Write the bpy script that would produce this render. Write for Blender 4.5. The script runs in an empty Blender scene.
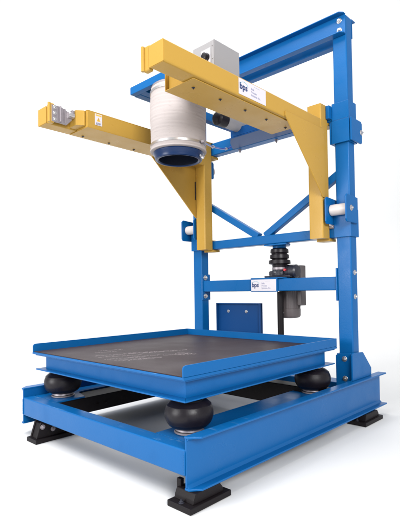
import bpy, bmesh, math, random
from mathutils import Vector, Matrix
from math import radians, pi, sin, cos
random.seed(4)
S = bpy.context.scene
COL = S.collection

# ------------------------------------------------------------------ camera
cam = bpy.data.cameras.new('camera')
camo = bpy.data.objects.new('camera', cam)
COL.objects.link(camo)
R_ = Vector((0.73880261, 0.67374776, -0.01531835))
U_ = Vector((0.02924184, -0.00934002, 0.99952873))
F_ = Vector((-0.67328717, 0.73890237, 0.02660206))
M4 = Matrix((R_, U_, -F_)).transposed().to_4x4()
M4.translation = Vector((2.1501, -1.2990, 0.8219))
camo.matrix_world = M4
cam.sensor_fit = 'HORIZONTAL'
cam.sensor_width = 36
cam.lens = 36 * 460.386 / 400
cam.shift_x = -22.465 / 400
cam.shift_y = 15.819 / 400
cam.clip_start = 0.05
cam.clip_end = 200
S.camera = camo

# ------------------------------------------------------------------ world, lamps, exposure
w = bpy.data.worlds.new('World')
S.world = w
w.use_nodes = True
w.node_tree.nodes['Background'].inputs[0].default_value = (0.97, 0.985, 1, 1)
w.node_tree.nodes['Background'].inputs[1].default_value = 0.60
S.view_settings.view_transform = 'Standard'
S.view_settings.look = 'None'
S.view_settings.exposure = 0
S.view_settings.gamma = 1


def area(name, loc, target, size, power, size_y=None, color=(1, 1, 1)):
    l = bpy.data.lights.new(name, 'AREA')
    l.energy = power
    l.size = size
    l.color = color
    if size_y:
        l.shape = 'RECTANGLE'
        l.size_y = size_y
    o = bpy.data.objects.new(name, l)
    COL.objects.link(o)
    o.location = loc
    d = Vector(target) - Vector(loc)
    o.rotation_euler = d.to_track_quat('-Z', 'Y').to_euler()
    return o


area('softbox_overhead', (-0.4, -1.4, 5.8), (0, 0.9, 0), 3.4, 290, 3.4)
area('softbox_front', (-1.7, -5.6, 2.0), (0, 0.8, 0.9), 2.6, 300, 2.2)
area('softbox_side', (5.2, -2.0, 3.0), (0.4, 0.9, 0.6), 2.4, 330, 1.8)
area('added_backdrop_lamp', (-1.6, 2.6, 6.4), (-3.2, 4.2, 1.2), 3.5, 150, 2.0)  # unseen lamp added to whiten the backdrop

# ------------------------------------------------------------------ materials


def mat(name, rgb, rough=0.5, metal=0.0, coat=0.0, noise=0.0, nscale=20, bump=0.0, bscale=200,
        rgb2=None, rvar=0.0, spec=0.5, stretch=(1, 1, 1)):
    m = bpy.data.materials.new(name)
    m.use_nodes = True
    nt = m.node_tree
    b = nt.nodes['Principled BSDF']
    b.inputs['Base Color'].default_value = (*rgb, 1)
    b.inputs['Roughness'].default_value = rough
    b.inputs['Metallic'].default_value = metal
    b.inputs['Coat Weight'].default_value = coat
    b.inputs['Coat Roughness'].default_value = 0.12
    b.inputs['Specular IOR Level'].default_value = spec
    tc = nt.nodes.new('ShaderNodeTexCoord')
    geo = nt.nodes.new('ShaderNodeNewGeometry')
    mp = nt.nodes.new('ShaderNodeMapping')
    mp.inputs['Scale'].default_value = stretch
    nt.links.new(geo.outputs['Position'], mp.inputs['Vector'])
    if noise or rvar:
        n = nt.nodes.new('ShaderNodeTexNoise')
        n.inputs['Scale'].default_value = nscale
        n.inputs['Detail'].default_value = 5
        nt.links.new(mp.outputs[0], n.inputs['Vector'])
    if noise:
        mx = nt.nodes.new('ShaderNodeMixRGB')
        mx.inputs['Color1'].default_value = (*rgb, 1)
        c2 = rgb2 if rgb2 else tuple(c * 0.7 for c in rgb)
        mx.inputs['Color2'].default_value = (*c2, 1)
        r = nt.nodes.new('ShaderNodeMapRange')
        r.inputs[1].default_value = 0.60
        r.inputs[2].default_value = 0.75
        r.inputs[3].default_value = 0
        r.inputs[4].default_value = noise
        nt.links.new(n.outputs[0], r.inputs[0])
        nt.links.new(r.outputs[0], mx.inputs['Fac'])
        nt.links.new(mx.outputs[0], b.inputs['Base Color'])
    if rvar:
        r2 = nt.nodes.new('ShaderNodeMapRange')
        r2.inputs[1].default_value = 0.3
        r2.inputs[2].default_value = 0.7
        r2.inputs[3].default_value = rough - rvar
        r2.inputs[4].default_value = rough + rvar
        nt.links.new(n.outputs[0], r2.inputs[0])
        nt.links.new(r2.outputs[0], b.inputs['Roughness'])
    if bump:
        nb = nt.nodes.new('ShaderNodeTexNoise')
        nb.inputs['Scale'].default_value = bscale
        nb.inputs['Detail'].default_value = 3
        nt.links.new(mp.outputs[0], nb.inputs['Vector'])
        bp = nt.nodes.new('ShaderNodeBump')
        bp.inputs['Strength'].default_value = bump
        bp.inputs['Distance'].default_value = 0.002
        nt.links.new(nb.outputs[0], bp.inputs['Height'])
        nt.links.new(bp.outputs[0], b.inputs['Normal'])
    return m


BLUE = mat('blue_enamel', (0.002, 0.097, 0.298), 0.34, spec=0.2, coat=0.0, noise=0.35, nscale=9,
           rgb2=(0.002, 0.082, 0.255), rvar=0.08, bump=0.2, bscale=110)
DBLUE = mat('dark_and_shaded_blue_enamel', (0.003, 0.052, 0.19), 0.4, spec=0.2, noise=0.3, nscale=9, bump=0.15, bscale=120)  # own colour of the rear panel; painted-in shade on the mounting plate
NAVY = mat('navy_rubber', (0.005, 0.022, 0.080), 0.28, spec=0.3, noise=0.3, nscale=30)
YEL = mat('yellow_enamel', (0.435, 0.255, 0.046), 0.32, spec=0.22, noise=0.4, nscale=7,
          rgb2=(0.395, 0.225, 0.036), rvar=0.08, bump=0.2, bscale=110)
BLACK = mat('black_steel', (0.007, 0.005, 0.006), 0.5, spec=0.2, noise=0.6, nscale=25, rgb2=(0.016, 0.013, 0.013), bump=0.25, bscale=160)
RUB = mat('black_rubber', (0.008, 0.006, 0.009), 0.40, spec=0.28, noise=0.5, nscale=14, rgb2=(0.016, 0.011, 0.016), rvar=0.1, bump=0.2, bscale=90)
STEEL = mat('zinc_steel', (0.62, 0.60, 0.60), 0.32, metal=0.9, noise=0.4, nscale=60)
DULL = mat('dull_cast_steel', (0.30, 0.27, 0.29), 0.45, metal=0.5, noise=0.5, nscale=40)
GREY = mat('grey_box_paint', (0.27, 0.262, 0.27), 0.45, noise=0.3, nscale=12, rgb2=(0.24, 0.235, 0.24), bump=0.1)
MOTG = mat('motor_grey_paint', (0.105, 0.088, 0.088), 0.42, noise=0.5, nscale=20, rgb2=(0.075, 0.065, 0.07), bump=0.15)
DARK = mat('dark_cast_iron', (0.016, 0.017, 0.027), 0.36, noise=0.5, nscale=30, rgb2=(0.05, 0.05, 0.07), bump=0.3, bscale=80)
CUFF = mat('pinkish_white_cloth', (0.40, 0.355, 0.345), 0.85, noise=0.6, nscale=26, rgb2=(0.31, 0.265, 0.255),
           bump=0.35, bscale=60, stretch=(1, 1, 5))
NYLON = mat('white_nylon', (0.55,0.50,0.48), 0.4, noise=0.3, nscale=30, rgb2=(0.7, 0.62, 0.6))
PAPER = mat('white_sticker', (0.6,0.57,0.61), 0.35, noise=0.2, nscale=50)
INK = mat('navy_ink', (0.015, 0.035, 0.13), 0.4)
INK2 = mat('grey_ink', (0.30, 0.30, 0.42), 0.4)
TEAL = mat('teal_ink', (0.10, 0.42, 0.50), 0.4)
WARN = mat('amber_ink', (0.75, 0.42, 0.05), 0.4)
RED = mat('red_plastic', (0.5, 0.02, 0.03), 0.4)
MAT_ = mat('scuffed_dark_plate', (0.040, 0.028, 0.031), 0.5, spec=0.12, noise=0.5, nscale=3, rgb2=(0.056, 0.040, 0.045),
           rvar=0.07, bump=0.25, bscale=60)
CHALK = mat('chalk', (0.30, 0.26, 0.27), 0.9)
BACK = mat('white_paper', (0.66, 0.661, 0.662), 0.9, spec=0.2)




def worn(name, base, rgb2, zlo, zhi, amount=1.0):
    """blue enamel with pale scuffs and chips concentrated along one handled edge"""
    m = mat(name, base, 0.34, spec=0.25, noise=0.4, nscale=6, rgb2=rgb2, rvar=0.08, bump=0.2, bscale=110)
    nt = m.node_tree
    b = nt.nodes['Principled BSDF']
    src = b.inputs['Base Color'].links[0].from_socket
    geo = nt.nodes.new('ShaderNodeNewGeometry')
    sep = nt.nodes.new('ShaderNodeSeparateXYZ')
    nt.links.new(geo.outputs['Position'], sep.inputs[0])
    mz = nt.nodes.new('ShaderNodeMapRange')
    mz.inputs[1].default_value = zlo
    mz.inputs[2].default_value = zhi
    nt.links.new(sep.outputs['Z'], mz.inputs[0])
    mp = nt.nodes.new('ShaderNodeMapping')
    mp.inputs['Scale'].default_value = (7, 45, 60)
    nt.links.new(geo.outputs['Position'], mp.inputs[0])
    n = nt.nodes.new('ShaderNodeTexNoise')
    n.inputs['Scale'].default_value = 1.0
    n.inputs['Detail'].default_value = 8
    n.inputs['Roughness'].default_value = 0.7
    nt.links.new(mp.outputs[0], n.inputs['Vector'])
    r1 = nt.nodes.new('ShaderNodeMapRange')
    r1.inputs[1].default_value = 0.60
    r1.inputs[2].default_value = 0.66
    nt.links.new(n.outputs[0], r1.inputs[0])
    mu = nt.nodes.new('ShaderNodeMath')
    mu.operation = 'MULTIPLY'
    nt.links.new(mz.outputs[0], mu.inputs[0])
    nt.links.new(r1.outputs[0], mu.inputs[1])
    m2 = nt.nodes.new('ShaderNodeMath')
    m2.operation = 'MULTIPLY'
    m2.inputs[1].default_value = amount
    nt.links.new(mu.outputs[0], m2.inputs[0])
    mx = nt.nodes.new('ShaderNodeMixRGB')
    nt.links.new(m2.outputs[0], mx.inputs['Fac'])
    nt.links.new(src, mx.inputs['Color1'])
    mx.inputs['Color2'].default_value = (0.32, 0.50, 0.62, 1)
    nt.links.new(mx.outputs[0], b.inputs['Base Color'])
    return m


BLUEW = worn('scuffed_blue_enamel', (0.002, 0.097, 0.298), (0.002, 0.082, 0.255), 0.158, 0.1645, 0.22)
BLUEC = worn('scuffed_blue_channel', (0.002, 0.097, 0.298), (0.002, 0.082, 0.255), 0.217, 0.2215, 0.15)
BLUED = worn('scuffed_blue_deck_edge', (0.002, 0.097, 0.298), (0.002, 0.082, 0.255), 0.443, 0.447, 0.3)


# ------------------------------------------------------------------ builders
def face_hull(bm, vs, faces):
    bv = [bm.verts.new(v) for v in vs]
    out = []
    for f in faces:
        try:
            out.append(bm.faces.new([bv[i] for i in f]))
        except ValueError:
            pass
    return bv, out


def box(bm, a, b, bev=0.003, seg=2, axis=None):
    """box between two corners; bev rounds the edges (only those along axis if given)"""
    x0, y0, z0 = (min(a[i], b[i]) for i in range(3))
    x1, y1, z1 = (max(a[i], b[i]) for i in range(3))
    t = bmesh.new()
    face_hull(t, [(x0, y0, z0), (x1, y0, z0), (x1, y1, z0), (x0, y1, z0), (x0, y0, z1), (x1, y0, z1), (x1, y1, z1), (x0, y1, z1)],
              [(0, 3, 2, 1), (4, 5, 6, 7), (0, 1, 5, 4), (1, 2, 6, 5), (2, 3, 7, 6), (3, 0, 4, 7)])
    if bev:
        if axis is None:
            es = t.edges[:]
        else:
            es = [e for e in t.edges if abs((e.verts[0].co - e.verts[1].co)[axis]) > 1e-6]
        bmesh.ops.bevel(t, geom=es, offset=bev, segments=seg, profile=0.5, affect='EDGES')
    merge(bm, t)


def merge(bm, t):
    me = bpy.data.meshes.new('tmp')
    bmesh.ops.recalc_face_normals(t, faces=t.faces[:])
    t.to_mesh(me)
    t.free()
    bm.from_mesh(me)
    bpy.data.meshes.remove(me)


def prism(bm, pts, ax, lo, hi, bev=0.0, seg=2):
    """polygon pts in the two axes other than ax (in x,y,z order) extruded from lo to hi"""
    t = bmesh.new()

    def mk(p, h):
        v = list(p)
        v.insert(ax, h)
        return Vector(v)
    A = [t.verts.new(mk(p, lo)) for p in pts]
    B = [t.verts.new(mk(p, hi)) for p in pts]
    n = len(pts)
    t.faces.new(A)
    t.faces.new(B[::-1])
    for i in range(n):
        t.faces.new((A[i], A[(i + 1) % n], B[(i + 1) % n], B[i]))
    if bev:
        bmesh.ops.recalc_face_normals(t, faces=t.faces[:])
        bmesh.ops.bevel(t, geom=t.edges[:], offset=bev, segments=seg, profile=0.5, affect='EDGES')
    merge(bm, t)


def lathe(bm, c, ax, prof, n=40):
    """profile of (height, radius) along axis ax, from centre c"""
    t = bmesh.new()
    c = Vector(c)
    e = [Vector((1, 0, 0)), Vector((0, 1, 0)), Vector((0, 0, 1))]
    A, B, D = e[ax], e[(ax + 1) % 3], e[(ax + 2) % 3]
    rings = []
    for h, r in prof:
        rings.append([t.verts.new(c + A * h + (B * cos(2 * pi * k / n) + D * sin(2 * pi * k / n)) * max(r, 1e-5)) for k in range(n)])
    for i in range(len(rings) - 1):
        for k in range(n):
            t.faces.new((rings[i][k], rings[i][(k + 1) % n], rings[i + 1][(k + 1) % n], rings[i + 1][k]))
    bmesh.ops.remove_doubles(t, verts=t.verts[:], dist=1e-6)
    merge(bm, t)


def cyl(bm, c, ax, r, lo, hi, n=32, b=0.002):
    b = min(b, r * 0.4, abs(hi - lo) * 0.3)
    lathe(bm, c, ax, [(lo, 0), (lo, r - b), (lo + b, r), (hi - b, r), (hi, r - b), (hi, 0)], n)


def tube(bm, pts, r, n=10):
    t = bmesh.new()
    pts = [Vector(p) for p in pts]
    rings = []
    up = Vector((0.13, 0.2, 1)).normalized()
    for i, p in enumerate(pts):
        d = (pts[min(i + 1, len(pts) - 1)] - pts[max(i - 1, 0)]).normalized()
        a = d.cross(up).normalized()
        b = d.cross(a).normalized()
        rings.append([t.verts.new(p + (a * cos(2 * pi * k / n) + b * sin(2 * pi * k / n)) * r) for k in range(n)])
    for i in range(len(rings) - 1):
        for k in range(n):
            t.faces.new((rings[i][k], rings[i][(k + 1) % n], rings[i + 1][(k + 1) % n], rings[i + 1][k]))
    t.faces.new(rings[0][::-1])
    t.faces.new(rings[-1])
    merge(bm, t)


def bar(bm, p, q, wy, hz, bev=0.006):
    """rectangular bar from p to q lying in an XZ plane: depth wy in y, height hz across"""
    p, q = Vector(p), Vector(q)
    d = (q - p)
    L = d.length
    t = bmesh.new()
    h, v = wy / 2, hz / 2
    face_hull(t, [(0, -h, -v), (L, -h, -v), (L, h, -v), (0, h, -v), (0, -h, v), (L, -h, v), (L, h, v), (0, h, v)],
              [(0, 3, 2, 1), (4, 5, 6, 7), (0, 1, 5, 4), (1, 2, 6, 5), (2, 3, 7, 6), (3, 0, 4, 7)])
    es = [e for e in t.edges if abs((e.verts[0].co - e.verts[1].co)[0]) > 1e-6]
    bmesh.ops.bevel(t, geom=es, offset=bev, segments=3, profile=0.5, affect='EDGES')
    d.normalize()
    y = Vector((0, 1, 0))
    z = d.cross(y)
    m = Matrix((d, y, z)).transposed().to_4x4()
    m.translation = p
    bmesh.ops.transform(t, matrix=m, verts=t.verts[:])
    merge(bm, t)


def bm_new():
    return bmesh.new()


WORLD = {}


def thing(name, label, cat, loc, group=None):
    o = bpy.data.objects.new(name, None)
    o.empty_display_size = 0.1
    COL.objects.link(o)
    o.location = loc
    o['label'] = label
    o['category'] = cat
    if group:
        o['group'] = group
    WORLD[o] = Vector(loc)
    return o


def part(name, bm, m, parent=None, label=None, smooth=True):
    bmesh.ops.recalc_face_normals(bm, faces=bm.faces[:])
    co = [v.co.copy() for v in bm.verts]
    c = Vector([(min(v[i] for v in co) + max(v[i] for v in co)) / 2 for i in range(3)])
    bmesh.ops.translate(bm, vec=-c, verts=bm.verts[:])
    me = bpy.data.meshes.new(name)
    bm.to_mesh(me)
    bm.free()
    me.materials.append(m)
    o = bpy.data.objects.new(name, me)
    COL.objects.link(o)
    if smooth:
        me.polygons.foreach_set('use_smooth', [True] * len(me.polygons))
        me.set_sharp_from_angle(angle=radians(38))
        wn = o.modifiers.new('weighted_normal', 'WEIGHTED_NORMAL')
        wn.keep_sharp = True
    if parent is not None:
        o.parent = parent
        o.location = c - WORLD[parent]
    else:
        o.location = c
    WORLD[o] = c
    if label:
        o['label'] = label
    return o


def bolt(c, ax, sgn, parent, r=0.011, m=None, stick=0.010, name='bolt'):
    """washer, hexagon head and stub on a face whose outward side is sgn along ax"""
    bm = bm_new()
    lathe(bm, c, ax, [(0, 0), (0, r * 1.45), (sgn * 0.002, r * 1.5), (sgn * 0.003, r * 1.4), (sgn * 0.003, 0)], 20)
    lathe(bm, c, ax, [(sgn * 0.003, 0), (sgn * 0.003, r), (sgn * stick * 0.85, r), (sgn * stick, r * 0.8), (sgn * stick, 0)], 6)
    lathe(bm, c, ax, [(sgn * stick, 0), (sgn * stick, r * 0.5), (sgn * (stick + 0.006), r * 0.45), (sgn * (stick + 0.006), 0)], 12)
    return part(name, bm, m or STEEL, parent)


# ------------------------------------------------------------------ the setting: white paper sweep
GZ = -0.068


def sweep():
    bm = bm_new()
    f = Vector((-0.674, 0.739, 0)).normalized()
    r = Vector((0.739, 0.674, 0)).normalized()
    o = Vector((0, 0.9, GZ))
    prof = [(-9, 0)]
    D, Rr = 4.2, 2.0
    prof += [(D - Rr + Rr * sin(a), Rr - Rr * cos(a)) for a in [radians(3.0 * k) for k in range(0, 31)]]
    prof += [(D, 9)]
    n = 24
    rows = []
    for d, z in prof:
        rows.append([bm.verts.new(o + f * d + r * (-9 + 18 * k / n) + Vector((0, 0, z))) for k in range(n + 1)])
    for i in range(len(rows) - 1):
        for k in range(n):
            bm.faces.new((rows[i][k], rows[i][k + 1], rows[i + 1][k + 1], rows[i + 1][k]))
    ob = part('floor', bm, BACK)
    ob['kind'] = 'structure'
    return ob


sweep()

# ================================================================== SUPPORT FRAME
FR = thing('filling_station_frame',
           'blue welded steel base with two tall rear posts, top channel beam and lifting motor behind', 'machine frame', (0, 0.94, GZ))

ZT, ZF1, ZF0, W, WF, Y1 = 0.221, 0.163, 0.054, 0.75, 0.80, 1.882
for s in (1, -1):
    bm = bm_new()
    t = 0.010
    prism(bm, [(0.002, t), (Y1 - .002, t), (Y1 - .002, ZT - t), (0.002, ZT - t)], 0, s * (W - 0.009), s * W, 0.001)
    # flanges: chamfered tip at the front end, square at the back
    pl = [(s * (W - 0.012), 0), (s * (W + 0.012), 0), (s * WF, 0.042), (s * WF, Y1), (s * (W - 0.012), Y1)]
    for z0, z1 in ((0, t), (ZT - t, ZT)):
        prism(bm, pl, 2, z0, z1, 0.003)
    # root fillets of the rolled section
    prism(bm, [(s * W, t), (s * (W + 0.012), t), (s * W, t + 0.012)], 1, 0.004, Y1 - 0.004)
    prism(bm, [(s * W, ZT - t), (s * (W + 0.012), ZT - t), (s * W, ZT - t - 0.012)], 1, 0.004, Y1 - 0.004)
    part('side_channel', bm, BLUEC, FR)
    bm = bm_new()
    if s > 0:
        pl = [(0.460, 0.078), (0.738, 0.078), (0.738, 1.215), (0.460, 1.215)]
    else:
        pl = [(-0.738, 0.078), (-0.470, 0.078), (-0.470, 0.27), (-0.615, 0.31), (-0.630, 0.36), (-0.630, 1.215), (-0.738, 1.215)]  # left ledge cut back so the beam's painted shade shows
    prism(bm, pl, 2, ZF1 - 0.010, ZF1, 0.002)
    part('ledge_plate', bm, BLUE, FR)
    bm = bm_new()
    box(bm, (s * 0.466, 0.078, ZF0 + 0.001), (s * 0.735, 1.215, ZF1 - 0.0105), 0.006, 3, 1)
    ib = part('inner_beam', bm, BLACK, FR, 'inner beam under the blue ledge, shade put into its black colour')  # black colour stands in for the shade beneath the deck
    if s < 0:
        for y in (0.36, 0.42):
            bolt((-0.466, y, 0.10), 0, 1, ib, 0.006, BLACK)
bm = bm_new()
box(bm, (-0.7405, 0.001, ZF0), (0.7405, 0.077, ZF1 + 0.001), 0.007, 3, 0)
part('front_beam', bm, BLUEW, FR)
bm = bm_new()
box(bm, (-0.738, 1.218, ZF0), (0.738, 1.32, ZF1 + 0.03), 0.006, 3, 0)
part('cross_beam', bm, BLACK, FR, 'black cross beam under the rear of the deck')
bm = bm_new()
box(bm, (-0.738, 1.62, ZF0), (0.738, 1.76, ZF1), 0.006, 3, 0)
part('rear_beam', bm, BLUE, FR)

# posts
XP0, XP1, YP0, YP1, ZP = 0.641, 0.743, 1.502, 1.588, 2.642
for s in (1, -1):
    bm = bm_new()
    box(bm, (s * XP0, YP0, 0.14), (s * XP1, YP1, ZP - 0.006), 0.009, 3, 2)
    p = part('post', bm, BLUE, FR)
    bm = bm_new()
    box(bm, (s * (XP0 + .001), YP0 + .001, ZP - 0.0055), (s * (XP1 - .001), YP1 - .001, ZP), 0.002)
    part('end_cap', bm, BLUE, p)
    # foot bracket: front plate and two sloped cheeks
    bm = bm_new()
    prism(bm, [(s * 0.624, 0.165), (s * 0.7475, 0.165), (s * 0.7475, 0.372), (s * 0.730, 0.395), (s * 0.640, 0.385), (s * 0.624, 0.372)], 1, 1.485, 1.499, 0.003)
    prism(bm, [(1.447, 0.222), (1.72, 0.222), (1.72, 0.275), (1.60, 0.392), (1.462, 0.400), (1.447, 0.385)], 0, s * 0.7525, s * 0.7645, 0.003)
    prism(bm, [(1.4995, 0.165), (1.70, 0.165), (1.70, 0.26), (1.60, 0.385), (1.4995, 0.385)], 0, s * 0.625, s * 0.638, 0.003)
    br = part('foot_bracket', bm, BLUE, FR)
    bolt((s * 0.689, 1.485, 0.353), 1, -1, br, 0.012)
    bolt((s * 0.691, 1.485, 0.225), 1, -1, br, 0.012)
    # through bolts of the middle crossbar
    bolt((s * XP1, 1.545, 0.922), 0, s, FR, 0.012)
    bolt((s * XP1, 1.545, 0.762), 0, s, FR, 0.012)

# top channel pair, toes outwards
ZB, ZC = 2.508, 2.648
for y_web, sg, nm in ((1.4995, -1, 'front_top_channel'), (1.5905, 1, 'rear_top_channel')):
    bm = bm_new()
    y_in = y_web
    x1 = 0.742 if sg < 0 else 0.742
    prism(bm, [(-x1, ZB + .006), (x1, ZB + .006), (x1, ZC - .006), (-x1, ZC - .006)], 1, y_in, y_in + sg * 0.007, 0.001)
    for z0, z1 in ((ZB, ZB + 0.007), (ZC - 0.007, ZC)):
        if sg < 0:
            pl = [(-x1, y_in), (x1 + .001, y_in), (x1 + .001, y_in - 0.028), (x1 - 0.022, y_in - 0.052), (-x1 + 0.022, y_in - 0.052), (-x1, y_in - 0.028)]
        else:
            xe = x1 if z0 > ZB else 0.66
            pl = [(-xe, y_in), (xe, y_in), (xe, y_in + 0.052), (-xe, y_in + 0.052)]
        prism(bm, pl, 2, z0, z1, 0.002)
    c = part(nm.replace('front_', '').replace('rear_', ''), bm, BLUE, FR)
    if sg < 0:
        for s in (1, -1):
            bolt((s * 0.70, y_in - 0.007, 2.61), 1, -1, c, 0.012, stick=0.014)
            bolt((s * 0.70, y_in - 0.007, 2.545), 1, -1, c, 0.012, stick=0.014)

# middle crossbar
CB = bm_new()
box(CB, (-0.629, 1.508, 0.805), (0.629, 1.585, 0.898), 0.007, 3, 0)
CB = part('crossbar', CB, BLUE, FR)
for s in (1, -1):
    bm = bm_new()
    box(bm, (s * 0.6295, 1.497, 0.735), (s * 0.6405, 1.592, 0.955), 0.003)
    part('end_plate', bm, BLUE, CB)
    if s < 0:
        for z in (0.925, 0.768):
            bolt((-0.6295, 1.53, z), 0, 1, CB, 0.014, stick=0.018)
bm = bm_new()
box(bm, (-0.10, 1.494, 0.800), (0.152, 1.5075, 0.902), 0.003)
box(bm, (-0.10, 1.494, 0.899), (0.200, 1.82, 0.907), 0.002)
part('motor_mount', bm, BLUE, FR)


# stickers --------------------------------------------------------------
def text_bm(body, size, bold=0.0, extrude=0.0004):
    cu = bpy.data.curves.new('lettering_curve', 'FONT')
    cu.body = body
    cu.size = size
    cu.offset = bold
    cu.extrude = extrude
    cu.resolution_u = 3
    o = bpy.data.objects.new('lettering_tmp', cu)
    COL.objects.link(o)
    dg = bpy.context.evaluated_depsgraph_get()
    me = bpy.data.meshes.new_from_object(o.evaluated_get(dg))
    bm = bmesh.new()
    bm.from_mesh(me)
    bpy.data.objects.remove(o)
    bpy.data.curves.remove(cu)
    bpy.data.meshes.remove(me)
    return bm


def sticker(origin, ux, w_, h_, normal, parent, name='sticker'):
    """white company sticker: lower-left corner origin, ux along its width, z up"""
    ux = Vector(ux)
    n = Vector(normal)
    o = Vector(origin)
    mm = Matrix((ux, Vector((0, 0, 1)), n)).transposed().to_4x4()
    mm.translation = o
    bm = bm_new()
    box(bm, (0, 0, 0), (w_, h_, 0.0012), 0.0003, 1)
    bmesh.ops.transform(bm, matrix=mm, verts=bm.verts[:])
    st = part(name, bm, PAPER, parent, 'white sticker with dark blue lower-case logo')

    def add(body, x, y, size, m, bold=0.0, nm='lettering', sx=1.0):
        t = text_bm(body, size, bold)
        bmesh.ops.transform(t, matrix=mm @ Matrix.Translation((x, y, 0.0017)) @ Matrix.Diagonal((sx, 1, 1, 1)), verts=t.verts[:])
        return t, m, nm
    out = [add('bps', 0.03 * w_, 0.36 * h_, 0.56 * h_, INK, 0.0014, 'logo', 1.0)]
    for body, yy in (('Bulk', 0.60), ('Process', 0.40), ('Systems, Inc.', 0.20)):
        out.append(add(body, 0.43 * w_, yy * h_, 0.19 * h_, INK2, 0.0002))
    out.append(add('_______________', 0.56 * w_, 0.86 * h_, 0.075 * h_, INK2, 0.0002))
    # merge the grey lines into one mesh
    logo = out[0]
    part('logo', logo[0], logo[1], st)
    g = bm_new()
    for t, m, nm in out[1:]:
        me = bpy.data.meshes.new('tmp')
        t.to_mesh(me)
        t.free()
        g.from_mesh(me)
        bpy.data.meshes.remove(me)
    part('lettering', g, INK2, st)
    # thin teal arc over the logo
    a = bm_new()
    pts = [mm @ Vector((w_ * 0.19 + 0.15 * w_ * cos(q), h_ * 0.50 + h_ * 0.36 * sin(q), 0.0018)) for q in [radians(20 + 13 * k) for k in range(11)]]
    tube(a, pts, 0.0010, 6)
    part('swoosh', a, TEAL, st)
    return st


sticker((-0.094, 1.4938, 0.806), (1, 0, 0), 0.236, 0.088, (0, -1, 0), FR)

# rear panel behind deck
bm = bm_new()
box(bm, (-0.628, 1.68, 0.14), (-0.145, 1.692, 0.704), 0.002)
box(bm, (-0.628, 1.66, 0.14), (-0.618, 1.7, 0.706), 0.002)
box(bm, (-0.155, 1.66, 0.14), (-0.145, 1.7, 0.706), 0.002)
box(bm, (-0.617, 1.66, 0.696), (-0.156, 1.7, 0.706), 0.002)
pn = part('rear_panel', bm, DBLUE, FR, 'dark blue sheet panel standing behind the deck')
for x in (-0.50, -0.30):
    bolt((x, 1.68, 0.635), 1, -1, pn, 0.009)

# screw jack, bellows and lifting motor
JX, JY = 0.103, 1.60
bm = bm_new()
prof = [(0.985, 0.0), (0.985, 0.055)]
zz = 1.005
for k in range(3):
    rr_ = (0.084, 0.074, 0.070)[k]
    prof += [(zz, 0.058), (zz + 0.007, rr_), (zz + 0.033, rr_ - 0.002), (zz + 0.040, 0.058)]
    zz += 0.042
prof += [(zz, 0.05), (zz + 0.002, 0)]
lathe(bm, (JX, JY, 0), 2, prof, 32)
part('bellows', bm, RUB, FR)
bm = bm_new()
cyl(bm, (JX, JY, 0), 2, 0.060, 0.966, 0.985)
for k in range(6):
    cyl(bm, (JX + 0.048 * cos(k * pi / 3), JY + 0.048 * sin(k * pi / 3), 0), 2, 0.007, 0.985, 0.993, 6)
part('bellows_collar', bm, DULL, FR)
bm = bm_new()
lathe(bm, (JX, JY, 0), 2, [(0.908, 0), (0.908, 0.095), (0.918, 0.098), (0.925, 0.075), (0.955, 0.060), (0.966, 0.055), (0.966, 0)], 28)
box(bm, (JX - 0.105, JY - 0.06, 0.908), (JX + 0.13, JY + 0.07, 0.921), 0.004)
box(bm, (JX - 0.068, JY - 0.052, 0.920), (JX + 0.062, JY + 0.06, 0.958), 0.010, 3)
lathe(bm, (JX - 0.01, JY, 0.940), 1, [(-0.066, 0), (-0.066, 0.020), (-0.062, 0.026), (-0.05, 0.026), (-0.05, 0)], 20)
lathe(bm, (JX + 0.02, JY + 0.01, 0.950), 0, [(0.0, 0.0), (0, 0.030), (0.04, 0.032), (0.045, 0.046), (0.075, 0.048), (0.08, 0.052), (0.125, 0.052), (0.137, 0.040), (0.140, 0)], 28)
gb = part('screw_jack', bm, DARK, FR)
bm = bm_new()
cyl(bm, (JX + 0.075, 0, 0.962), 1, 0.010, JY - 0.050, JY - 0.028, 14)
part('oil_plug', bm, RED, gb)
bm = bm_new()
cyl(bm, (JX, JY, 0), 2, 0.024, 0.15, 0.80)
part('screw_tube', bm, BLACK, FR)
MX, MY = 0.112, 1.716
bm = bm_new()
lathe(bm, (MX, MY, 0), 2, [(0.925, 0), (0.925, 0.070), (0.940, 0.090), (0.985, 0.088), (1.005, 0.06), (1.010, 0)], 28)
lathe(bm, (MX - 0.02, MY - 0.05, 0.955), 1, [(-0.045, 0), (-0.045, 0.032), (-0.03, 0.042), (0, 0.045), (0.03, 0.045), (0.03, 0)], 24)
part('gearbox', bm, DARK, FR)
bm = bm_new()
prof = [(0.592, 0), (0.592, 0.045), (0.598, 0.072), (0.612, 0.082), (0.665, 0.083), (0.668, 0.079)]
prof += [(0.90, 0.079), (0.90, 0.088), (0.924, 0.088), (0.924, 0)]
lathe(bm, (MX, MY, 0), 2, prof, 40)
for k in range(28):
    a = 2 * pi * k / 28
    c, s_ = cos(a), sin(a)
    t = bmesh.new()
    r0, r1, h = 0.076, 0.0815, 0.0022
    vs = []
    for z in (0.672, 0.895):
        for rr, hh in ((r0, -h), (r1, -h), (r1, h), (r0, h)):
            vs.append((MX + rr * c - hh * s_, MY + rr * s_ + hh * c, z))
    face_hull(t, vs, [(0, 3, 2, 1), (4, 5, 6, 7), (0, 1, 5, 4), (1, 2, 6, 5), (2, 3, 7, 6), (3, 0, 4, 7)])
    merge(bm, t)
mo = part('lifting_motor', bm, MOTG, FR)
bm = bm_new()
box(bm, (MX + 0.070, MY - 0.015, 0.69), (MX + 0.116, MY + 0.055, 1.00), 0.008, 3)
part('terminal_box', bm, MOTG, mo)
bolt((MX - 0.01, MY - 0.083, 0.637), 1, -1, mo, 0.007)


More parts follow.
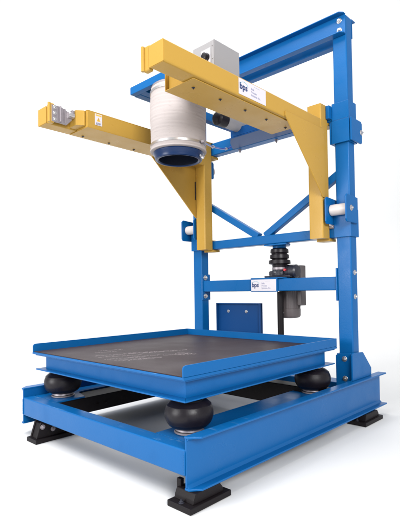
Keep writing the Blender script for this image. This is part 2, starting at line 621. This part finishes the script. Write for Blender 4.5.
# levelling feet ---------------------------------------------------------
def foot(x0, x1, y0, y1, lug=None):
    bm = bm_new()
    box(bm, (x0, y0, GZ + 0.001), (x1, y1, GZ + 0.026), 0.003)
    sx = 1 if (x0 + x1) > 0 else -1
    prism(bm, [(y0 + 0.030, GZ + 0.026), (y1 - 0.030, GZ + 0.026), (y1 - 0.034, GZ + 0.044), (y1 - 0.052, -0.0008), (y0 + 0.045, -0.0008), (y0 + 0.034, GZ + 0.044)], 0, x0 + 0.010, x1 - 0.016, 0.003)
    o = part('mounting_foot', bm, BLACK, FR)
    for yy in (y0 + 0.016, y1 - 0.016):
        bolt(((x0 + x1) / 2, yy, GZ + 0.026), 2, 1, o, 0.008, DARK)
    if lug:
        b2 = bm_new()
        box(b2, (x0 - 0.002, y0 + 0.055, GZ + 0.047), (x0 + 0.024, y0 + 0.075, 0.030), 0.003)
        part('lug', b2, BLACK, o)
    return o


foot(0.672, 0.812, -0.038, 0.205, True)
foot(0.695, 0.828, 1.482, 1.745)
foot(-0.828, -0.695, 1.482, 1.745)
# front-left foot: tall angle bracket with holes
bm = bm_new()
box(bm, (-0.606, -0.04, GZ + 0.001), (-0.487, 0.205, GZ + 0.026), 0.003)
prism(bm, [(-0.028, GZ + 0.026), (0.19, GZ + 0.026), (0.19, 0.052), (0.035, 0.052), (0.0, 0.052 - 0.004)], 0, -0.590, -0.575, 0.003)
prism(bm, [(-0.028, GZ + 0.026), (0.19, GZ + 0.026), (0.19, 0.052), (0.035, 0.052), (0.0, 0.052 - 0.004)], 0, -0.520, -0.505, 0.003)
prism(bm, [(-0.022, GZ + 0.026), (0.185, GZ + 0.026), (0.185, 0.045), (0.035, 0.045), (0.004, 0.040)], 0, -0.5755, -0.5195, 0.003)
lf = part('mounting_foot', bm, BLACK, FR, 'black front foot with two bolted cheek plates')
for (y, z) in ((0.01, 0.022), (0.075, -0.002)):
    bolt((-0.505, y, z), 0, 1, lf, 0.010, DULL)

# ================================================================== LIFTING CARRIAGE
CA = thing('lifting_carriage', 'yellow fork carriage with two long arms, rolling on the blue posts', 'fork carriage', (0, 1.5, 1.154))
XC0, XC1, YC0, YC1 = 0.493, 0.599, 1.399, 1.491
ZR0, ZR1, YA = 1.850, 1.956, 0.038
for s in (1, -1):
    bm = bm_new()
    box(bm, (s * XC0, YC0, 1.154), (s * XC1, YC1, 2.057), 0.010, 3, 2)
    part('upright', bm, YEL, CA)
    bm = bm_new()
    box(bm, (s * XC0, YA, ZR0), (s * XC1, YC0 - 0.0005, ZR1), 0.011, 4, 1)
    arm = part('fork_arm', bm, YEL, CA)
    bm = bm_new()
    box(bm, (s * (XC0 + .002), YA - 0.003, ZR0 + .002), (s * (XC1 - .002), YA + 0.0005, ZR1 - .002), 0.0015)
    part('end_cap', bm, YEL, arm)
    # side gusset
    bm = bm_new()
    ya = 0.975 if s > 0 else 0.93
    prism(bm, [(ya, 1.884), (1.420, 1.884), (1.420, 1.425), (1.400, 1.425), (ya, 1.858)], 0, s * 0.5995, s * 0.6085, 0.0015)
    part('gusset', bm, YEL, CA)
    bm = bm_new()
    box(bm, (s * 0.5935, 1.3905, 1.576), (s * 0.5993, 1.3965, 1.728), 0)
    part('slot', bm, DARK, CA)
    # folded cover carrying the bag latch, bolted under the arm
    bm = bm_new()
    zt = 1.954
    box(bm, (s * 0.366, 0.240, 1.8440), (s * 0.578, 1.165, 1.8485), 0.001, 1)
    box(bm, (s * 0.366, 0.242, 1.8485), (s * 0.371, 1.165, zt - 0.004), 0.001, 1)
    box(bm, (s * 0.366, 0.240, zt - 0.004), (s * 0.4925, 1.165, zt), 0.001, 1)
    box(bm, (s * 0.492, 0.2405 if s < 0 else 0.262, 1.849), (s * 0.3715, 0.246 if s < 0 else 0.267, zt - 0.0045), 0.001, 1)  # near arm: plate added in the open cover end to catch lamp light
    cov = part('arm_cover', bm, YEL, CA)
    for y in (0.31, 0.51, 0.72, 0.92, 1.12):
        bolt((s * (0.505 if s > 0 else 0.538), y, 1.8440), 2, -1, cov, 0.006, DARK, 0.004)
    # yellow hinge block at the arm tip, inner side
    bm = bm_new()
    box(bm, (s * 0.447, YA + 0.000, 1.845), (s * 0.4925, YA + 0.030, 1.965), 0.008, 3)
    tube(bm, [(s * 0.452, YA - 0.004, 1.847), (s * 0.452, YA - 0.004, 1.963)], 0.009, 14)
    part('hinge_block', bm, YEL, arm)
# latch of the far arm
bm = bm_new()
x = -0.446
box(bm, (x - 0.008, 0.046, 1.852), (x, 0.095, 1.955), 0.002)
prism(bm, [(0.095, 1.852), (0.142, 1.850), (0.178, 1.888), (0.182, 1.940), (0.150, 1.935), (0.128, 1.945), (0.095, 1.955)], 0, x - 0.006, x + 0.004, 0.002)
box(bm, (x + 0.004, 0.092, 1.856), (x + 0.022, 0.100, 1.950), 0.002)
box(bm, (x + 0.004, 0.122, 1.853), (x + 0.018, 0.129, 1.944), 0.002)
box(bm, (x + 0.004, 0.166, 1.905), (x + 0.026, 0.184, 1.945), 0.003)
box(bm, (-0.4925, 0.075, 1.87), (x - 0.007, 0.16, 1.93), 0.003)
la = part('latch', bm, DULL, CA, 'grey steel latch plate with three screws')
for z in (1.940, 1.905, 1.868):
    bolt((x, 0.066, z), 0, 1, la, 0.008, STEEL, 0.006)
# latch block in front of the far cover
bm = bm_new()
prism(bm, [(-0.4925, 0.188), (-0.415, 0.188), (-0.385, 0.226), (-0.385, 0.2385), (-0.4925, 0.2385)], 2, 1.856, 1.950, 0.002)
lb = part('latch_block', bm, YEL, CA)
bm = bm_new()
cyl(bm, (-0.437, 0, 1.915), 1, 0.019, 0.150, 0.187, 20)
part('pin', bm, STEEL, lb)

# weld beads on the carriage and frame


def weld(p, q, m, parent, r=0.0035):
    p, q = Vector(p), Vector(q)
    n = max(int((q - p).length / 0.004), 4)
    bm = bm_new()
    t = bmesh.new()
    d = (q - p).normalized()
    up = Vector((0.3, 0.2, 1)).normalized()
    a = d.cross(up).normalized()
    b = d.cross(a)
    rings = []
    for i in range(n + 1):
        c = p.lerp(q, i / n)
        rr = r * (0.8 + 0.35 * abs(sin(i * 1.25)) + random.uniform(-.12, .12)) * (0.5 if i in (0, n) else 1)
        rings.append([t.verts.new(c + (a * cos(2 * pi * k / 8) + b * sin(2 * pi * k / 8)) * rr) for k in range(8)])
    for i in range(n):
        for k in range(8):
            t.faces.new((rings[i][k], rings[i][(k + 1) % 8], rings[i + 1][(k + 1) % 8], rings[i + 1][k]))
    t.faces.new(rings[0][::-1])
    t.faces.new(rings[-1])
    merge(bm, t)
    return part('weld_bead', bm, m, parent)


for s in (1, -1):
    ya = 0.975 if s > 0 else 0.93
    weld((s * 0.6005, ya + 0.01, 1.885), (s * 0.6005, 1.415, 1.885), YEL, CA)
    weld((s * 0.6005, 1.4215, 1.43), (s * 0.6005, 1.4215, 1.884), YEL, CA)
    weld((s * 0.5985, 1.398, 1.890), (s * 0.5985, 1.398, 1.950), YEL, CA, 0.0045)
    weld((s * 0.503, 1.398, 1.850), (s * 0.590, 1.398, 1.850), YEL, CA, 0.0045)
    weld((s * 0.503, 1.398, 1.956), (s * 0.590, 1.398, 1.956), YEL, CA, 0.0045)
    weld((s * 0.640, 1.4985, 0.380), (s * 0.640, 1.4985, 0.235), BLUE, FR)
    weld((s * 0.7525, 1.4455, 0.2225), (s * 0.7525, 1.7, 0.2225), BLUE, FR)
    weld((s * 0.632, 1.492, 1.163), (s * 0.632, 1.492, 1.225), BLUE, CA)
    weld((s * 0.632, 1.492, 1.953), (s * 0.632, 1.492, 2.050), BLUE, CA)
weld((0.7402, -0.0005, 0.060), (0.7402, -0.0005, 0.158), BLUE, FR)
weld((-0.7402, -0.0005, 0.060), (-0.7402, -0.0005, 0.158), BLUE, FR)

# carriage cross beams
for z0, z1, nm in ((1.949, 2.053, 'upper'), (1.159, 1.228, 'lower')):
    bm = bm_new()
    box(bm, (-0.629, 1.4945, z0), (0.629, 1.570, z1), 0.008, 3, 0)
    cb = part('cross_beam', bm, BLUE, CA)
    if nm == 'upper':
        for x in (-0.22, 0.14, 0.45):
            bolt((x, 1.535, z0), 2, -1, cb, 0.009, DULL, 0.02)
    for s in (1, -1):
        b2 = bm_new()
        box(b2, (s * 0.495, 1.4915, z0 - 0.020), (s * 0.597, 1.575, z0 - 0.001), 0.002)
        part('saddle', b2, YEL, CA)
        b2 = bm_new()
        box(b2, (s * 0.497, 1.4915, z1 + 0.001), (s * 0.595, 1.530, z1 + 0.008), 0.002)
        part('saddle', b2, YEL, CA)
# V brace
for s in (1, -1):
    bm = bm_new()
    bar(bm, (s * 0.035, 1.53, 1.228), (s * 0.655, 1.53, 1.588), 0.05, 0.052)
    part('brace', bm, BLUE, CA)

# sleeves with rollers
for s in (1, -1):
    g = 0.011
    for z0, z1, ex in ((1.159, 1.345, 0), (1.790, 1.946, 0.003), (1.9465, 2.064, 0)):
        bm = bm_new()
        gg = g + ex
        box(bm, (s * (XP0 - gg), YP0 - gg - 0.002, z0), (s * (XP1 + gg), YP0 - 0.002, z1), 0.003)
        box(bm, (s * (XP0 - gg), YP1 + 0.002, z0), (s * (XP1 + gg), YP1 + gg + 0.002, z1), 0.003)
        box(bm, (s * (XP0 - gg + .001), YP0 - 0.0025, z0 + .0005), (s * (XP0 - 0.002), YP1 + 0.0025, z1 - .0005), 0)
        box(bm, (s * (XP1 + 0.002), YP0 - 0.0025, z0 + .0005), (s * (XP1 + gg - .001), YP1 + 0.0025, z1 - .0005), 0)
        part('sleeve', bm, BLUE, CA)
    # lower roller, in front of the post
    for xx in (0.617, 0.762):
        bm = bm_new()
        prism(bm, [(1.392, 1.262), (1.405, 1.245), (1.553, 1.245), (1.553, 1.415), (1.408, 1.425), (1.392, 1.410)], 0, s * xx, s * (xx + 0.012), 0.003)
        rb = part('roller_plate', bm, BLUE, CA)
    bm = bm_new()
    lathe(bm, (0, 1.456, 1.338), 0, [(s * 0.6305, 0), (s * 0.6305, 0.031), (s * 0.634, 0.037), (s * 0.757, 0.037), (s * 0.7605, 0.031), (s * 0.7605, 0)], 32)
    part('roller', bm, NYLON, rb)
    bolt((s * 0.774, 1.456, 1.338), 0, s, rb, 0.013)
    # upper roller, behind the post
    for xx in (0.612, 0.762):
        bm = bm_new()
        prism(bm, [(1.488, 1.792), (1.630, 1.792), (1.642, 1.803), (1.642, 1.930), (1.630, 1.944), (1.488, 1.944)], 0, s * xx, s * (xx + 0.012), 0.003)
        rb = part('roller_plate', bm, BLUE, CA)
    bm = bm_new()
    lathe(bm, (0, 1.640, 1.868), 0, [(s * 0.6255, 0), (s * 0.6255, 0.031), (s * 0.629, 0.036), (s * 0.757, 0.036), (s * 0.7605, 0.031), (s * 0.7605, 0)], 32)
    part('roller', bm, NYLON, rb)
    bolt((s * 0.774, 1.625, 1.868), 0, s, rb, 0.012)
    bm = bm_new()
    box(bm, (s * 0.601, 1.46, 1.962), (s * 0.628, 1.565, 2.052), 0.003)
    part('spacer_block', bm, BLUE, CA)
    bm = bm_new()
    cyl(bm, (0, 1.485, 1.232), 0, 0.012, s * 0.6 if s > 0 else -0.632, s * 0.632 if s > 0 else -0.6, 16)
    part('pin', bm, DULL, CA)

# jack head under the lower beam
bm = bm_new()
prism(bm, [(0.035, 1.495), (0.235, 1.49), (0.225, 1.57), (0.150, 1.67), (0.06, 1.67)], 2, 1.146, 1.1575, 0.002)
cyl(bm, (JX, JY, 0), 2, 0.052, 1.132, 1.146)
part('jack_plate', bm, BLUE, CA)

# hopper frame between the arms
bm = bm_new()
HZ0, HZ1 = 2.100, 2.150
box(bm, (-0.285, 0.505, HZ0), (0.285, 0.545, HZ1), 0.004, 2)
part('spout_frame', bm, BLUE, CA)
for s in (1, -1):
    bm = bm_new()
    box(bm, (s * 0.232, 0.5455, HZ0), (s * 0.292, 1.60, HZ0 + 0.060), 0.005, 2)
    part('spout_frame', bm, BLUE, CA)
bm = bm_new()
box(bm, (-0.231, 0.546, HZ0 + 0.03), (0.231, 0.92, HZ0 + 0.042), 0.002)
box(bm, (-0.231, 0.546, HZ0 + 0.002), (-0.175, 0.92, HZ0 + 0.0295), 0.002)
box(bm, (-0.231, 0.9205, HZ0 + 0.001), (0.231, 0.96, HZ0 + 0.05), 0.003)
part('spout_frame', bm, BLUE, CA)
# saddle plate on the upper beam
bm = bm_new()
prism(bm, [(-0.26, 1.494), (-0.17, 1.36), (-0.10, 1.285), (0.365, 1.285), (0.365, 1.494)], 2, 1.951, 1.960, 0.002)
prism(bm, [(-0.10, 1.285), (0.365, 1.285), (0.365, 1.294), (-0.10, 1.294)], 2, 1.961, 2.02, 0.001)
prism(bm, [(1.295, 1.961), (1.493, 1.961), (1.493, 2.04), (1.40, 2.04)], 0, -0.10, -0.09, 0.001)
part('mounting_plate', bm, DBLUE, CA)  # shade under the upper beam is put into this darker blue
# air cylinder with black cap
bm = bm_new()
c = (-0.035, 0, 2.035)
lathe(bm, c, 1, [(1.15, 0), (1.15, 0.046), (1.36, 0.046), (1.362, 0)], 32)
ac = part('actuator', bm, GREY, CA, 'grey cylinder with a black rounded cap')
bm = bm_new()
lathe(bm, c, 1, [(1.055, 0), (1.055, 0.030), (1.060, 0.040), (1.072, 0.050), (1.1485, 0.050), (1.1485, 0)], 32)
part('black_cap', bm, RUB, ac)
# blue air hose drooping from spout to beam
bm = bm_new()
key = [Vector(v) for v in ((0.150, 0.70, 1.745), (0.134, 0.76, 1.751), (-0.109, 1.10, 1.852), (-0.268, 1.42, 1.942), (-0.206, 1.462, 1.974), (-0.153, 1.475, 2.000))]
pts = []
for a_ in range(len(key) - 1):
    p0, p1, p2, p3 = key[max(a_ - 1, 0)], key[a_], key[a_ + 1], key[min(a_ + 2, len(key) - 1)]
    for k in range(8):
        t = k / 8
        pts.append(0.5 * ((2 * p1) + (p2 - p0) * t + (2 * p0 - 5 * p1 + 4 * p2 - p3) * t * t + (3 * p1 - p0 - 3 * p2 + p3) * t ** 3))
pts.append(key[-1])
tube(bm, pts, 0.006, 10)
hs = part('air_hose', bm, mat('blue_hose', (0.01, 0.05, 0.35), 0.3), CA)
for k in (16, 24, 33):
    bm = bm_new()
    lathe(bm, pts[k], 0, [(-0.008, 0), (-0.008, 0.010), (0.008, 0.010), (0.008, 0)], 12)
    part('clip', bm, NYLON, hs)

# control box on the near arm
bm = bm_new()
box(bm, (0.335, 0.476, 1.960), (0.500, 0.682, 2.162), 0.003)
cbx = part('control_box', bm, GREY, CA, 'light grey control box standing on the near arm')
bm = bm_new()
box(bm, (0.400, 0.4725, 2.03), (0.472, 0.4755, 2.125), 0.001)
part('face_plate', bm, PAPER, cbx)
bm = bm_new()
lathe(bm, (0.445, 0, 2.078), 1, [(0.472, 0), (0.472, 0.022), (0.462, 0.022), (0.460, 0.018), (0.447, 0.019), (0.445, 0.015), (0.445, 0)], 24)
part('knob', bm, RUB, cbx)
bm = bm_new()
box(bm, (0.4805, 0.473, 1.962), (0.4975, 0.4755, 2.160), 0.001)
for z in (1.99, 2.06, 2.13):
    cyl(bm, (0.489, 0, z), 1, 0.0035, 0.470, 0.473, 10)
part('door_flange', bm, GREY, cbx)

# stickers on the arms
sticker((0.5997, 0.552, 1.860), (0, 1, 0), 0.238, 0.086, (1, 0, 0), CA)
bm = bm_new()
box(bm, (-0.3655, 0.292, 1.872), (-0.3643, 0.344, 1.944), 0.0002, 1)
wl = part('warning_sticker', bm, PAPER, CA, 'small white warning sticker with an amber triangle')
bm = bm_new()
box(bm, (-0.3642, 0.297, 1.931), (-0.3636, 0.339, 1.939), 0)
prism(bm, [(0.304, 1.897), (0.332, 1.897), (0.318, 1.924)], 0, -0.3642, -0.3636)
part('warning_triangle', bm, WARN, wl)
bm = bm_new()
prism(bm, [(0.3165, 1.905), (0.3195, 1.905), (0.3195, 1.917), (0.3165, 1.917)], 0, -0.3635, -0.3631)
prism(bm, [(0.3165, 1.900), (0.3195, 1.900), (0.3195, 1.903), (0.3165, 1.903)], 0, -0.3635, -0.3631)
for k in range(3):
    prism(bm, [(0.299, 1.888 - k * 0.005), (0.336 - 0.006 * (k == 2), 1.888 - k * 0.005), (0.336 - 0.006 * (k == 2), 1.886 - k * 0.005), (0.299, 1.886 - k * 0.005)], 0, -0.3642, -0.3637)
part('lettering', bm, INK, wl)

# ================================================================== FILL SPOUT (hangs from the carriage)
SP = thing('fill_spout', 'pale cloth-covered filling spout with navy rubber ring, hanging between the yellow arms', 'fill spout', (0, 0.665, 1.66))
SC = (0, 0.665, 0)


def cloth_spout():
    bm = bm_new()
    n, rows = 160, 90
    rnd = [random.uniform(0, 6.28) for _ in range(10)]
    z0, z1 = 1.700, 2.085
    grid = []
    for i in range(rows + 1):
        u = i / rows
        z = z0 + (z1 - z0) * u
        row = []
        for k in range(n):
            a = 2 * pi * k / n
            mid = sin(pi * u) ** 0.6
            r = 0.170 + 0.005 * mid
            r += 0.0004 * mid * sin(95 * u + 1.6 * sin(2 * a + rnd[0]) + 0.8 * sin(3 * a + rnd[1]))
            r += 0.0004 * mid * sin(131 * u + 2.2 * sin(a + rnd[2]) + rnd[3])
            r += 0.0030 * mid * sin(4 * a + 3 * u + rnd[4]) * sin(7 * u + rnd[5])
            row.append(bm.verts.new((r * cos(a), SC[1] + r * sin(a), z)))
        grid.append(row)
    for i in range(rows):
        for k in range(n):
            bm.faces.new((grid[i][k], grid[i][(k + 1) % n], grid[i + 1][(k + 1) % n], grid[i + 1][k]))
    return bm


part('cloth_sleeve', cloth_spout(), CUFF, SP)
for z0, nm in ((1.722, 'clamp_band'), (2.052, 'clamp_band')):
    bm = bm_new()
    lathe(bm, SC, 2, [(z0, 0.168), (z0, 0.1765), (z0 + 0.014, 0.1765), (z0 + 0.014, 0.168), (z0, 0.168)], 96)
    bnd = part(nm, bm, STEEL, SP)
    bm = bm_new()
    box(bm, (0.165, SC[1] - 0.085, z0 - 0.001), (0.183, SC[1] - 0.055, z0 + 0.015), 0.002)
    t = Matrix.Translation((0, SC[1], 0)) @ Matrix.Rotation(radians(32), 4, 'Z') @ Matrix.Translation((0, -SC[1], 0))
    bmesh.ops.transform(bm, matrix=t, verts=bm.verts[:])
    part('buckle', bm, DULL, bnd)
bm = bm_new()
lathe(bm, SC, 2, [(1.690, 0.140), (1.690, 0.170), (1.694, 0.1775), (1.702, 0.1775), (1.706, 0.170), (1.706, 0.140), (1.690, 0.140)], 96)
part('cloth_hem', bm, CUFF, SP)
bm = bm_new()
lathe(bm, SC, 2, [(1.6895, 0.130), (1.6895, 0.157), (1.684, 0.160), (1.676, 0.158), (1.664, 0.151), (1.650, 0.149), (1.644, 0.147),
                  (1.643, 0.144), (1.660, 0.140), (1.6895, 0.130)], 96)
ring = part('inflatable_ring', bm, NAVY, SP)
bm = bm_new()
lathe(bm, SC, 2, [(1.6435, 0.1445), (1.641, 0.141), (1.640, 0.135), (1.642, 0.128), (1.647, 0.124), (1.660, 0.124)], 96)
part('rolled_lip', bm, NAVY, ring)
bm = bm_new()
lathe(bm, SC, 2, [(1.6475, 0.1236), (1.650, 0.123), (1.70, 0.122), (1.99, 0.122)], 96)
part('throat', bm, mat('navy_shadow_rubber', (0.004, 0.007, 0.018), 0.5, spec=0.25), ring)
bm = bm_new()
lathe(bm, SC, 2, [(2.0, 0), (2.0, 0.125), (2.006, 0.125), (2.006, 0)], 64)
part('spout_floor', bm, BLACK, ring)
bm = bm_new()
lathe(bm, SC, 2, [(2.0865, 0.10), (2.0865, 0.168), (2.0995, 0.168), (2.0995, 0.10), (2.0865, 0.10)], 64)
part('top_flange', bm, DULL, SP)
bm = bm_new()
cyl(bm, (0.135, SC[1] + 0.05, 0), 2, 0.006, 1.648, 1.67, 12)
tube(bm, [(0.128, 0.712, 1.668), (0.148, 0.722, 1.650), (0.160, 0.728, 1.640)], 0.006, 8)
tube(bm, [(0.158, 0.700, 1.652), (0.150, 0.742, 1.655)], 0.006, 8)
part('air_fitting', bm, STEEL, SP)

# ================================================================== DECK TABLE
TB = thing('vibrating_deck', 'square blue deck with raised lip on three sides and dark scuffed top', 'deck table', (0, 0.7, 0.334))
XF, YF0, YF1, ZT0, ZTU = 0.689, 0.056, 1.357, 0.336, 0.4345


def chan(bm, p0, p1, out, z0, z1, dep=0.046, t=0.008):
    """C channel with mitred flanges running p0->p1, toes pointing to out"""
    p0, p1, out = Vector((*p0, 0)), Vector((*p1, 0)), Vector((*out, 0))
    d = (p1 - p0).normalized()
    # web
    a, b = p0 - out * dep + d * dep, p1 - out * dep - d * dep
    q = [a, b, b - out * t - d * t, a - out * t + d * t]
    prism(bm, [(v.x, v.y) for v in q], 2, z0 + 0.001, z1 - 0.001, 0.0006, 1)
    q = [p0, p1, p1 - out * dep - d * dep, p0 - out * dep + d * dep]
    prism(bm, [(v.x, v.y) for v in q], 2, z0, z0 + t, 0.0025)
    prism(bm, [(v.x, v.y) for v in q], 2, z1 - t, z1, 0.0015)


for p0, p1, out in (((-XF, YF0), (XF, YF0), (0, -1)), ((XF, YF1), (-XF, YF1), (0, 1)),
                    ((XF, YF0), (XF, YF1), (1, 0)), ((-XF, YF1), (-XF, YF0), (-1, 0))):
    bm = bm_new()
    chan(bm, p0, p1, out, ZT0, ZTU)
    part('edge_channel', bm, BLUE, TB)
bm = bm_new()
box(bm, (-0.6945, 0.041, ZTU + 0.0005), (0.6945, 1.374, 0.4475), 0.003)
part('deck_plate', bm, BLUED, TB)
bm = bm_new()
box(bm, (-0.684, 0.046, 0.4477), (0.684, 1.362, 0.4520), 0.0015)
mp_ = part('deck_top', bm, MAT_, TB)
bm = bm_new()
t = 0.008
for s in (1, -1):
    prism(bm, [(0.040, 0.4477), (1.3735, 0.4477), (1.3735, 0.499), (0.058, 0.499), (0.046, 0.495), (0.040, 0.485)], 0, s * 0.6955, s * (0.6955 - t), 0.0018)
prism(bm, [(-0.687, 0.4478), (0.687, 0.4478), (0.687, 0.4988), (-0.687, 0.4988)], 1, 1.3655, 1.3735, 0.0015)
# lip skirt that laps over the plate edge
for s in (1, -1):
    prism(bm, [(0.0405, 0.4345), (1.3735, 0.4345), (1.3735, 0.4475), (0.0405, 0.4475)], 0, s * 0.695, s * 0.6985, 0.001)
part('lip', bm, BLUE, TB)
# cross ribs under the deck
bm = bm_new()
for y in (0.42, 0.75, 1.05):
    box(bm, (-0.634, y, 0.352), (0.634, y + 0.05, 0.434), 0.003)
part('underside_rib', bm, BLUE, TB)

# hand-chalked scribble (illegible in the photo)
bm = bm_new()


def stroke(p, d, n, amp, seed, wob=22):
    rr = random.Random(seed)
    pts = []
    ph = rr.uniform(0, 6)
    for k in range(n):
        t_ = k / (n - 1)
        a = amp * (0.6 * sin(wob * t_ + ph) + 0.5 * sin(2.3 * wob * t_ + ph * 2) + rr.uniform(-.4, .4))
        b = amp * 0.5 * cos(wob * 1.3 * t_ + ph)
        pts.append((p[0] + d[0] * t_ - d[1] * a * 3 + b * d[0] * 2, p[1] + d[1] * t_ + d[0] * a * 3, 0.4521))
    for a, b in zip(pts[:-1], pts[1:]):
        if rr.random() < 0.22:
            continue
        va, vb = Vector(a), Vector(b)
        e = vb - va
        if e.length < 1e-5:
            continue
        nrm = Vector((-e.y, e.x, 0)).normalized() * rr.uniform(0.0012, 0.0042)
        q = [va - nrm, vb - nrm, vb + nrm, va + nrm]
        prism(bm, [(v.x, v.y) for v in q], 2, 0.4521, 0.4523)


stroke((-0.30, 0.24), (0.05, 0.12), 30, 0.006, 1)
stroke((-0.18, 0.16), (0.20, 0.42), 90, 0.008, 2, 50)
stroke((-0.12, 0.14), (0.12, 0.22), 60, 0.009, 3, 40)
stroke((-0.02, 0.12), (0.10, 0.20), 60, 0.007, 4, 30)
stroke((0.06, 0.13), (0.10, 0.24), 60, 0.008, 5, 40)
stroke((-0.14, 0.32), (0.16, 0.30), 60, 0.007, 6, 36)
stroke((0.02, 0.24), (0.08, 0.22), 50, 0.008, 7, 30)
stroke((0.12, 0.42), (0.06, 0.13), 60, 0.012, 8, 26)
stroke((0.14, 0.45), (0.03, 0.08), 50, 0.012, 9, 20)
for (cx_, cy_, rx_, ry_) in ((0.165, 0.53, 0.050, 0.045), (0.165, 0.53, 0.028, 0.026), (0.20, 0.56, 0.03, 0.022)):
    pv = None
    for k in range(27):
        a_ = 2 * pi * k / 24
        q_ = Vector((cx_ + rx_ * cos(a_) * (1 + .12 * sin(3 * a_)), cy_ + ry_ * sin(a_) * (1 + .1 * cos(2 * a_)), 0))
        if pv is not None and random.random() > 0.2:
            e_ = (q_ - pv)
            n_ = Vector((-e_.y, e_.x, 0)).normalized() * random.uniform(0.0008, 0.0026)
            prism(bm, [(v.x, v.y) for v in (pv - n_, q_ - n_, q_ + n_, pv + n_)], 2, 0.4521, 0.4523)
        pv = q_
stroke((-0.36, 0.30), (0.06, 0.14), 40, 0.007, 11, 25)
stroke((-0.05, 0.42), (0.10, 0.25), 40, 0.009, 12, 25)
stroke((0.10, 0.16), (0.08, 0.20), 40, 0.008, 13, 30)
part('chalk_writing', bm, CHALK, mp_)

# ================================================================== AIR SPRINGS


def spring(x, y, label):
    T = thing('air_spring', label, 'air spring', (x, y, ZF1), 'rubber air springs under the deck')
    bm = bm_new()
    c = (x, y, 0)
    prof = [(0.186, 0.0), (0.186, 0.058)]
    for k in range(13):
        a = radians(-72 + 144 * k / 12)
        prof.append((0.253 + 0.066 * sin(a), 0.058 + 0.056 * cos(a)))
        if k in (3, 9):
            prof.append((0.253 + 0.066 * sin(a) + 0.001, 0.0592 + 0.056 * cos(a)))
            prof.append((0.253 + 0.066 * sin(a) + 0.0025, 0.0592 + 0.056 * cos(a)))
    prof += [(0.320, 0.058), (0.320, 0)]
    lathe(bm, c, 2, prof, 56)
    part('rubber_bellows', bm, RUB, T)
    bm = bm_new()
    cyl(bm, c, 2, 0.070, 0.1645, 0.1735, 48, 0.003)
    lathe(bm, c, 2, [(0.178, 0), (0.178, 0.064), (0.187, 0.062), (0.187, 0)], 48)
    part('bead_plate', bm, DULL, T)
    bm = bm_new()
    cyl(bm, c, 2, 0.070, 0.3215, 0.3355, 48, 0.003)
    part('bead_plate', bm, STEEL, T)
    return T


spring(0.575, 0.185, 'black rubber air spring under the near front corner of the deck, fully in view')
spring(-0.585, 0.185, 'black rubber air spring under the front corner at the far left end of the deck')
spring(0.590, 1.245, 'black rubber air spring half hidden beside the foot of the right post')
